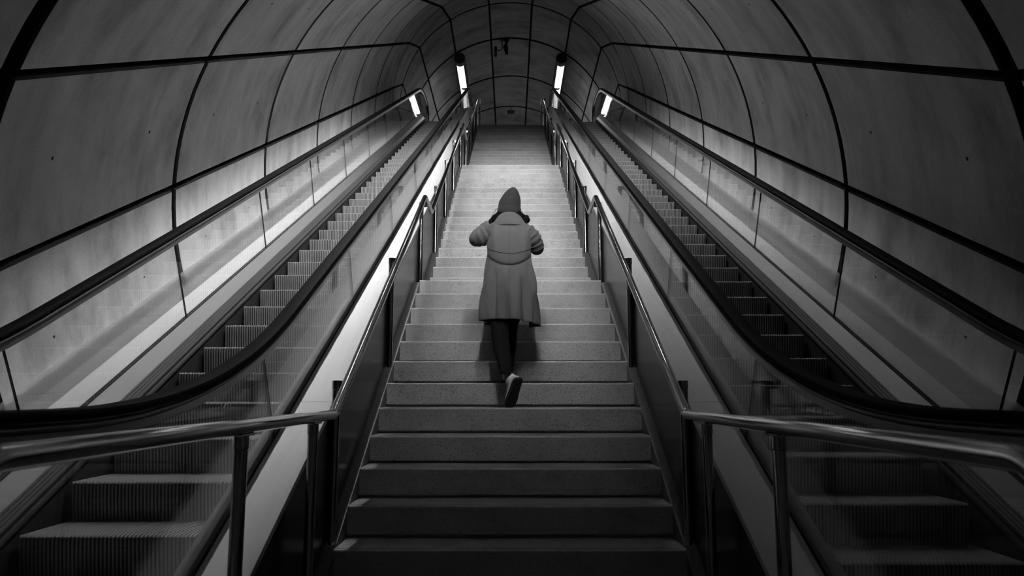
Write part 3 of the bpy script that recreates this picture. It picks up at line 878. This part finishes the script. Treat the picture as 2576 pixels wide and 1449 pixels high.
# coat: open in front, blouson fold over the waist, flaring to a knee-length hem
NK = 72
def coat_row(z, yc, ax, ay, xo=0.0, opening=0.0, fold=0.0, sag=0.0, seed=0.0, hemdrop=0.0, square=2.4, skew=0.0):
    row = []
    for k in range(NK + 1):
        # a=0 at the back centre, +-pi at the front opening
        a = (-1 + 2 * k / NK) * (pi - opening)
        ca, sa = cos(a), sin(a)
        q = (abs(ca) ** square + abs(sa) ** square) ** (-1 / square)
        fr = 1 + 2.3 * fold * (0.8 * sin(5 * a + 2.2 * seed) + 0.6 * sin(9 * a - 4.0 * seed + 1.0) + 0.35 * sin(15 * a + seed * 3))
        x = ax * q * sa * fr + xo
        y = yc - ay * q * ca * fr
        zz = z + sag * max(0, ca) ** 1.5 * -1 + hemdrop * (1 - ca) * 0.5 + skew * sa
        row.append(J(x, y, zz))
    return row
rows = [
    coat_row(1.530, 5.52, 0.208, 0.200, 0.004, 0.85, 0.060, 0.0, 0.3, -0.040, 2.2, -0.014),
    coat_row(1.575, 5.52, 0.206, 0.196, 0.004, 0.80, 0.064, 0.0, 0.33, -0.03, 2.2, -0.010),
    coat_row(1.64, 5.52, 0.203, 0.188, 0.003, 0.72, 0.068, 0.0, 0.40, -0.01, 2.2),
    coat_row(1.71, 5.52, 0.199, 0.178, 0.002, 0.65, 0.066, 0.0, 0.52, 0, 2.2),
    coat_row(1.79, 5.52, 0.194, 0.167, 0, 0.6, 0.058, 0.005, 0.7, 0, 2.2),
    coat_row(1.87, 5.525, 0.188, 0.152, 0, 0.55, 0.046, 0.02, 0.9, 0, 2.2),
    coat_row(1.945, 5.53, 0.178, 0.136, 0, 0.5, 0.032, 0.045, 1.1, 0, 2.2),
    coat_row(2.01, 5.54, 0.173, 0.127, 0, 0.5, 0.016, 0.075, 1.2, 0, 2.3),
    coat_row(2.040, 5.548, 0.172, 0.122, 0, 0.5, 0.008, 0.088, 1.2, 0, 2.4),
    # soft fold hanging over the waist, lowest at the back centre
    coat_row(2.064, 5.55, 0.171, 0.124, 0, 0.5, 0.003, 0.112, 1.2, 0, 2.4),
    coat_row(2.070, 5.55, 0.171, 0.135, 0, 0.5, 0.002, 0.110, 1.2, 0, 2.5),
    coat_row(2.080, 5.55, 0.171, 0.139, 0, 0.5, 0.002, 0.108, 1.2, 0, 2.6),
    coat_row(2.095, 5.551, 0.171, 0.141, 0, 0.5, 0.003, 0.098, 1.3, 0, 2.6),
    coat_row(2.12, 5.556, 0.172, 0.143, 0, 0.5, 0.006, 0.078, 1.4, 0, 2.7),
    coat_row(2.16, 5.57, 0.174, 0.143, 0, 0.5, 0.010, 0.040, 1.5, 0, 2.8),
    coat_row(2.21, 5.585, 0.174, 0.138, 0, 0.45, 0.010, 0.012, 1.6, 0, 2.8),
    coat_row(2.26, 5.60, 0.170, 0.128, 0, 0.4, 0.006, 0, 1.6, 0, 2.8),
    coat_row(2.302, 5.615, 0.154, 0.114, 0, 0.4, 0.003, 0, 1.6, 0, 2.6),
    coat_row(2.332, 5.628, 0.122, 0.098, 0, 0.4, 0.0, 0, 1.6, 0, 2.2),
    coat_row(2.350, 5.635, 0.095, 0.085, 0, 0.4, 0.0, 0, 1.6, 0, 2.0),
]
coat = loft('coat', rows, [M['coat'], M['lining']], person, closed=False, thick=0.006)
md = coat.modifiers.new('Sub', 'SUBSURF'); md.levels = 1; md.render_levels = 1
# turned-up collar
def ellrow(z, yc, ax, ay, n=36, tilt=0.0, xo=0.0):
    return [J(ax * sin(2*pi*k/n) + xo, yc - ay * cos(2*pi*k/n), z + tilt * cos(2*pi*k/n)) for k in range(n)]
def colrow(z, yc, ax, ay, lift, n=36):
    return [J(ax * sin(2*pi*k/n), yc - ay * cos(2*pi*k/n), z + lift * max(0.0, cos(2*pi*k/n)) ** 1.3) for k in range(n)]
loft('collar', [colrow(2.278, 5.612, 0.150, 0.132, 0.004), colrow(2.284, 5.612, 0.152, 0.134, 0.008), colrow(2.315, 5.620, 0.134, 0.122, 0.02), colrow(2.338, 5.628, 0.116, 0.110, 0.035), colrow(2.350, 5.635, 0.106, 0.103, 0.050), colrow(2.348, 5.64, 0.098, 0.096, 0.046), colrow(2.33, 5.64, 0.090, 0.088, 0.03), colrow(2.29, 5.63, 0.088, 0.085, 0.0)], M['coat'], coat)
link('collar_line', tube('collar_line', [Vector(p) + Vector((0, -0.001, -0.002)) for p in (lambda r_: r_[-9:] + r_[:10])(colrow(2.282, 5.612, 0.1515, 0.1335, 0.006))], 0.0022, 6), M['lining'], coat)  # dark line drawn under the collar to set it off from the back
# back seam and yoke seam
def on_back(rows_, k, push=0.0015):
    return [Vector(r_[k]) + Vector((0, -push, 0)) for r_ in rows_]
seam = on_back(rows[11:], NK // 2)
link('back_seam', tube('back_seam', seam, 0.0012, 6), M['lining'], coat)
link('back_seam', tube('back_seam', on_back(rows[:8], NK // 2), 0.0012, 6), M['lining'], coat)
yoke = []
for k in range(NK // 4 - 1, 3 * NK // 4 + 2):
    lo_, hi_ = Vector(rows[13][k]), Vector(rows[15][k])
    zt = J(0, 0, 2.085)[2] - 0.055 * max(0, cos((-1 + 2 * k / NK) * (pi - 0.5))) ** 1.5
    u_ = min(1.0, max(0.0, (zt - lo_.z) / max(1e-4, hi_.z - lo_.z)))
    yoke.append(lo_.lerp(hi_, u_) + Vector((0, -0.0012, 0)))
link('waist_seam', tube('waist_seam', yoke, 0.0012, 6), M['lining'], coat)
# sleeves: wrinkled tubes, bent at the elbow
def sleeve(pts, radii, seed):
    P_ = [Vector(J(*p)) for p in pts]
    fine, rr = [], []
    for i in range(len(P_) - 1):
        p0, p1, p2, p3 = P_[max(i-1, 0)], P_[i], P_[i+1], P_[min(i+2, len(P_)-1)]
        for q in range(8):
            t = q / 8
            fine.append(0.5 * ((2*p1) + (p2 - p0) * t + (2*p0 - 5*p1 + 4*p2 - p3) * t*t + (3*p1 - p0 - 3*p2 + p3) * t**3))
            base = radii[i] + (radii[i+1] - radii[i]) * t
            rr.append(base * (1 + 0.085 * sin(len(fine) * 1.7 + seed) + 0.03 * sin(len(fine) * 0.9 + seed)))
    fine.append(P_[-1]); rr.append(radii[-1])
    o = link('sleeve', tube('sleeve', fine, 0.05, 20, rr), M['coat'], coat)
    o.data.polygons.foreach_set('use_smooth', [True] * len(o.data.polygons))
    return o
sleeve([(-0.105, 5.58, 2.245), (-0.165, 5.565, 2.225), (-0.230, 5.575, 2.195), (-0.262, 5.62, 2.205), (-0.235, 5.70, 2.265), (-0.175, 5.78, 2.345)], [0.075, 0.074, 0.064, 0.056, 0.048, 0.044], 0.4)
sleeve([(0.105, 5.58, 2.245), (0.162, 5.57, 2.215), (0.200, 5.59, 2.165), (0.218, 5.64, 2.130), (0.200, 5.73, 2.19), (0.150, 5.81, 2.29)], [0.075, 0.072, 0.062, 0.055, 0.047, 0.043], 2.0)
# dark hair spilling over the collar, beanie above
hairo = loft('hair', [ellrow(2.325, 5.665, 0.100, 0.060), ellrow(2.340, 5.672, 0.138, 0.075), ellrow(2.370, 5.68, 0.148, 0.085), ellrow(2.395, 5.685, 0.140, 0.090), ellrow(2.420, 5.69, 0.112, 0.095), ellrow(2.445, 5.69, 0.088, 0.095), ellrow(2.48, 5.70, 0.08, 0.09)], M['hair'], person, True, True, True)
cv, cf = [], []
for q in range(26):
    sx = 1 if q % 3 else -1
    a = random.uniform(0.2, 1.2)
    st_ = Vector(J(sx * random.uniform(0.105, 0.140), 5.63 + random.uniform(-0.02, 0.05), 2.365 + random.uniform(-0.02, 0.035)))
    cur = [st_ + Vector((sx * 0.02 * sin(t * 2.4 + a), -0.01 * t, -0.028 * t + 0.006 * sin(5 * t + a))) for t in [w / 6 * 1.6 for w in range(7)]]
    me_ = tube('x', cur, 0.006, 6, [0.007, 0.008, 0.008, 0.007, 0.006, 0.004, 0.002])
    b = len(cv); cv += [vv.co.copy() for vv in me_.vertices]; cf += [tuple(i + b for i in p.vertices) for p in me_.polygons]
    bpy.data.meshes.remove(me_)
link('curls', mesh('curls', cv, cf, True), M['hair'], hairo)
def hat_row(z, ax, ay, xo, yc, wob=0.0):
    n = 36
    return [J(xo + ax * (1 + wob * sin(3 * 2*pi*k/n)) * sin(2*pi*k/n), yc - ay * cos(2*pi*k/n), z) for k in range(n)]
bean = loft('beanie', [hat_row(2.455, 0.090, 0.100, 0.000, 5.69), hat_row(2.485, 0.091, 0.102, 0.000, 5.69), hat_row(2.520, 0.088, 0.100, 0.004, 5.69), hat_row(2.555, 0.077, 0.090, 0.012, 5.69), hat_row(2.590, 0.060, 0.072, 0.020, 5.69, 0.03), hat_row(2.618, 0.040, 0.050, 0.026, 5.69, 0.06), hat_row(2.636, 0.018, 0.024, 0.030, 5.69), hat_row(2.640, 0.004, 0.006, 0.031, 5.69)], M['hat'], person, True, False, True)
loft('beanie_cuff', [hat_row(2.398, 0.088, 0.094, -0.001, 5.683), hat_row(2.400, 0.0935, 0.1035, -0.001, 5.686), hat_row(2.43, 0.096, 0.107, -0.001, 5.69), hat_row(2.458, 0.0955, 0.106, -0.001, 5.69), hat_row(2.464, 0.093, 0.104, 0.0, 5.69), hat_row(2.46, 0.089, 0.1, 0.0, 5.69)], M['hat'], bean)
# trousers
def leg_rows(pts, radii, seed):
    rws = []
    P_ = [Vector(J(*p)) for p in pts]
    for i in range(len(P_) - 1):
        for q in range(6):
            t = q / 6; p = P_[i].lerp(P_[i+1], t); r_ = radii[i] + (radii[i+1] - radii[i]) * t
            kk = len(rws)
            amp = 0.035 * sin(kk * 2.1 + seed) + 0.02 * sin(kk * 3.7 + seed)
            rws.append([(p.x + r_ * (1 + amp) * cos(2*pi*k/20), p.y + r_ * (1 + amp * sin(k)) * sin(2*pi*k/20), p.z + 0.008 * sin(2*pi*k/20 * 2 + seed)) for k in range(20)])
    p = P_[-1]; r_ = radii[-1]
    rws.append([(p.x + r_ * cos(2*pi*k/20), p.y + r_ * sin(2*pi*k/20), p.z) for k in range(20)])
    return rws
tl = leg_rows([(-0.065, 5.52, 1.86), (-0.078, 5.48, 1.66), (-0.070, 5.415, 1.42), (-0.058, 5.35, 1.30), (-0.036, 5.25, 1.19), (-0.024, 5.205, 1.125)], [0.085, 0.082, 0.066, 0.063, 0.045, 0.041], 0.3)
tr = leg_rows([(0.060, 5.52, 1.86), (0.030, 5.62, 1.66), (-0.004, 5.735, 1.47), (-0.006, 5.69, 1.34), (-0.010, 5.61, 1.22), (-0.012, 5.585, 1.16)], [0.085, 0.082, 0.066, 0.060, 0.047, 0.042], 1.7)
v = [p for r_ in tl for p in r_]; f = []
def tubefaces(rows_, base):
    n = len(rows_[0]); ff = []
    for i in range(len(rows_) - 1):
        for k in range(n): ff.append((base + i*n + k, base + i*n + (k+1) % n, base + (i+1)*n + (k+1) % n, base + (i+1)*n + k))
    ff.append(tuple(base + k for k in range(n))); ff.append(tuple(base + (len(rows_)-1)*n + k for k in range(n)))
    return ff
f = tubefaces(tl, 0); b = len(v); v += [p for r_ in tr for p in r_]; f += tubefaces(tr, b)
link('trousers', mesh('trousers', v, f, True), M['trousers'], person)
# shoes: built flat, toe along +Y, then posed
def shoe(M4):
    secs = [(-0.115, 0.020, 0.045, 0.0), (-0.105, 0.032, 0.062, 0), (-0.07, 0.036, 0.075, 0), (-0.03, 0.036, 0.070, 0), (0.02, 0.040, 0.056, 0), (0.07, 0.046, 0.044, 0), (0.105, 0.043, 0.036, 0), (0.128, 0.030, 0.028, 0), (0.138, 0.012, 0.018, 0)]
    rows_ = []
    for y, w, h, _ in secs:
        rw = []
        for k in range(16):
            a = 2*pi*k/16; ca, sa = cos(a), sin(a)
            z = 0.018 + (h - 0.018) * max(0, sa) ** 0.8 if sa > 0 else 0.018
            rw.append(tuple(M4 @ Vector((w * (abs(ca) ** 0.7) * (1 if ca > 0 else -1), y, z))))
        rows_.append(rw)
    up = loft('shoe', rows_, M['shoe'], person, True, True, True)
    rows_ = []
    for y, w, h, _ in secs:
        ww = w + 0.004
        rows_.append([tuple(M4 @ Vector((x * ww, y * 1.02, z))) for x, z in ((-1, 0.0), (1, 0.0), (1.02, 0.012), (1.0, 0.021), (-1.0, 0.021), (-1.02, 0.012))])
    so_ = loft('shoe_sole', rows_, M['sole'], up, True, True, True)
    for p in so_.data.polygons: p.use_smooth = False
    # ankle collar
    cl_ = [[tuple(M4 @ Vector((0.036 * sx_ * cos(2*pi*k/16), -0.055 + 0.05 * sin(2*pi*k/16), z))) for k in range(16)] for sx_, z in ((1.0, 0.055), (1.02, 0.078), (0.98, 0.092), (0.86, 0.09), (0.8, 0.06))]
    loft('shoe_collar', cl_, M['shoe'], up)
    return up
# rear foot: up on its toes, sole turned to the viewer and twisted outward
m_rear = Matrix.Translation(Vector(J(0.002, 5.262, 0.925))) @ Matrix.Rotation(rad(-8), 4, 'Y') @ Matrix.Rotation(rad(36), 4, 'Z') @ Matrix.Rotation(rad(-50), 4, 'X') @ Matrix.Translation(Vector((0, -0.10, -0.02)))
shoe(m_rear)
m_front = Matrix.Translation(Vector(J(-0.012, 5.645, 1.0655))) @ Matrix.Rotation(rad(-4), 4, 'Z')
shoe(m_front)
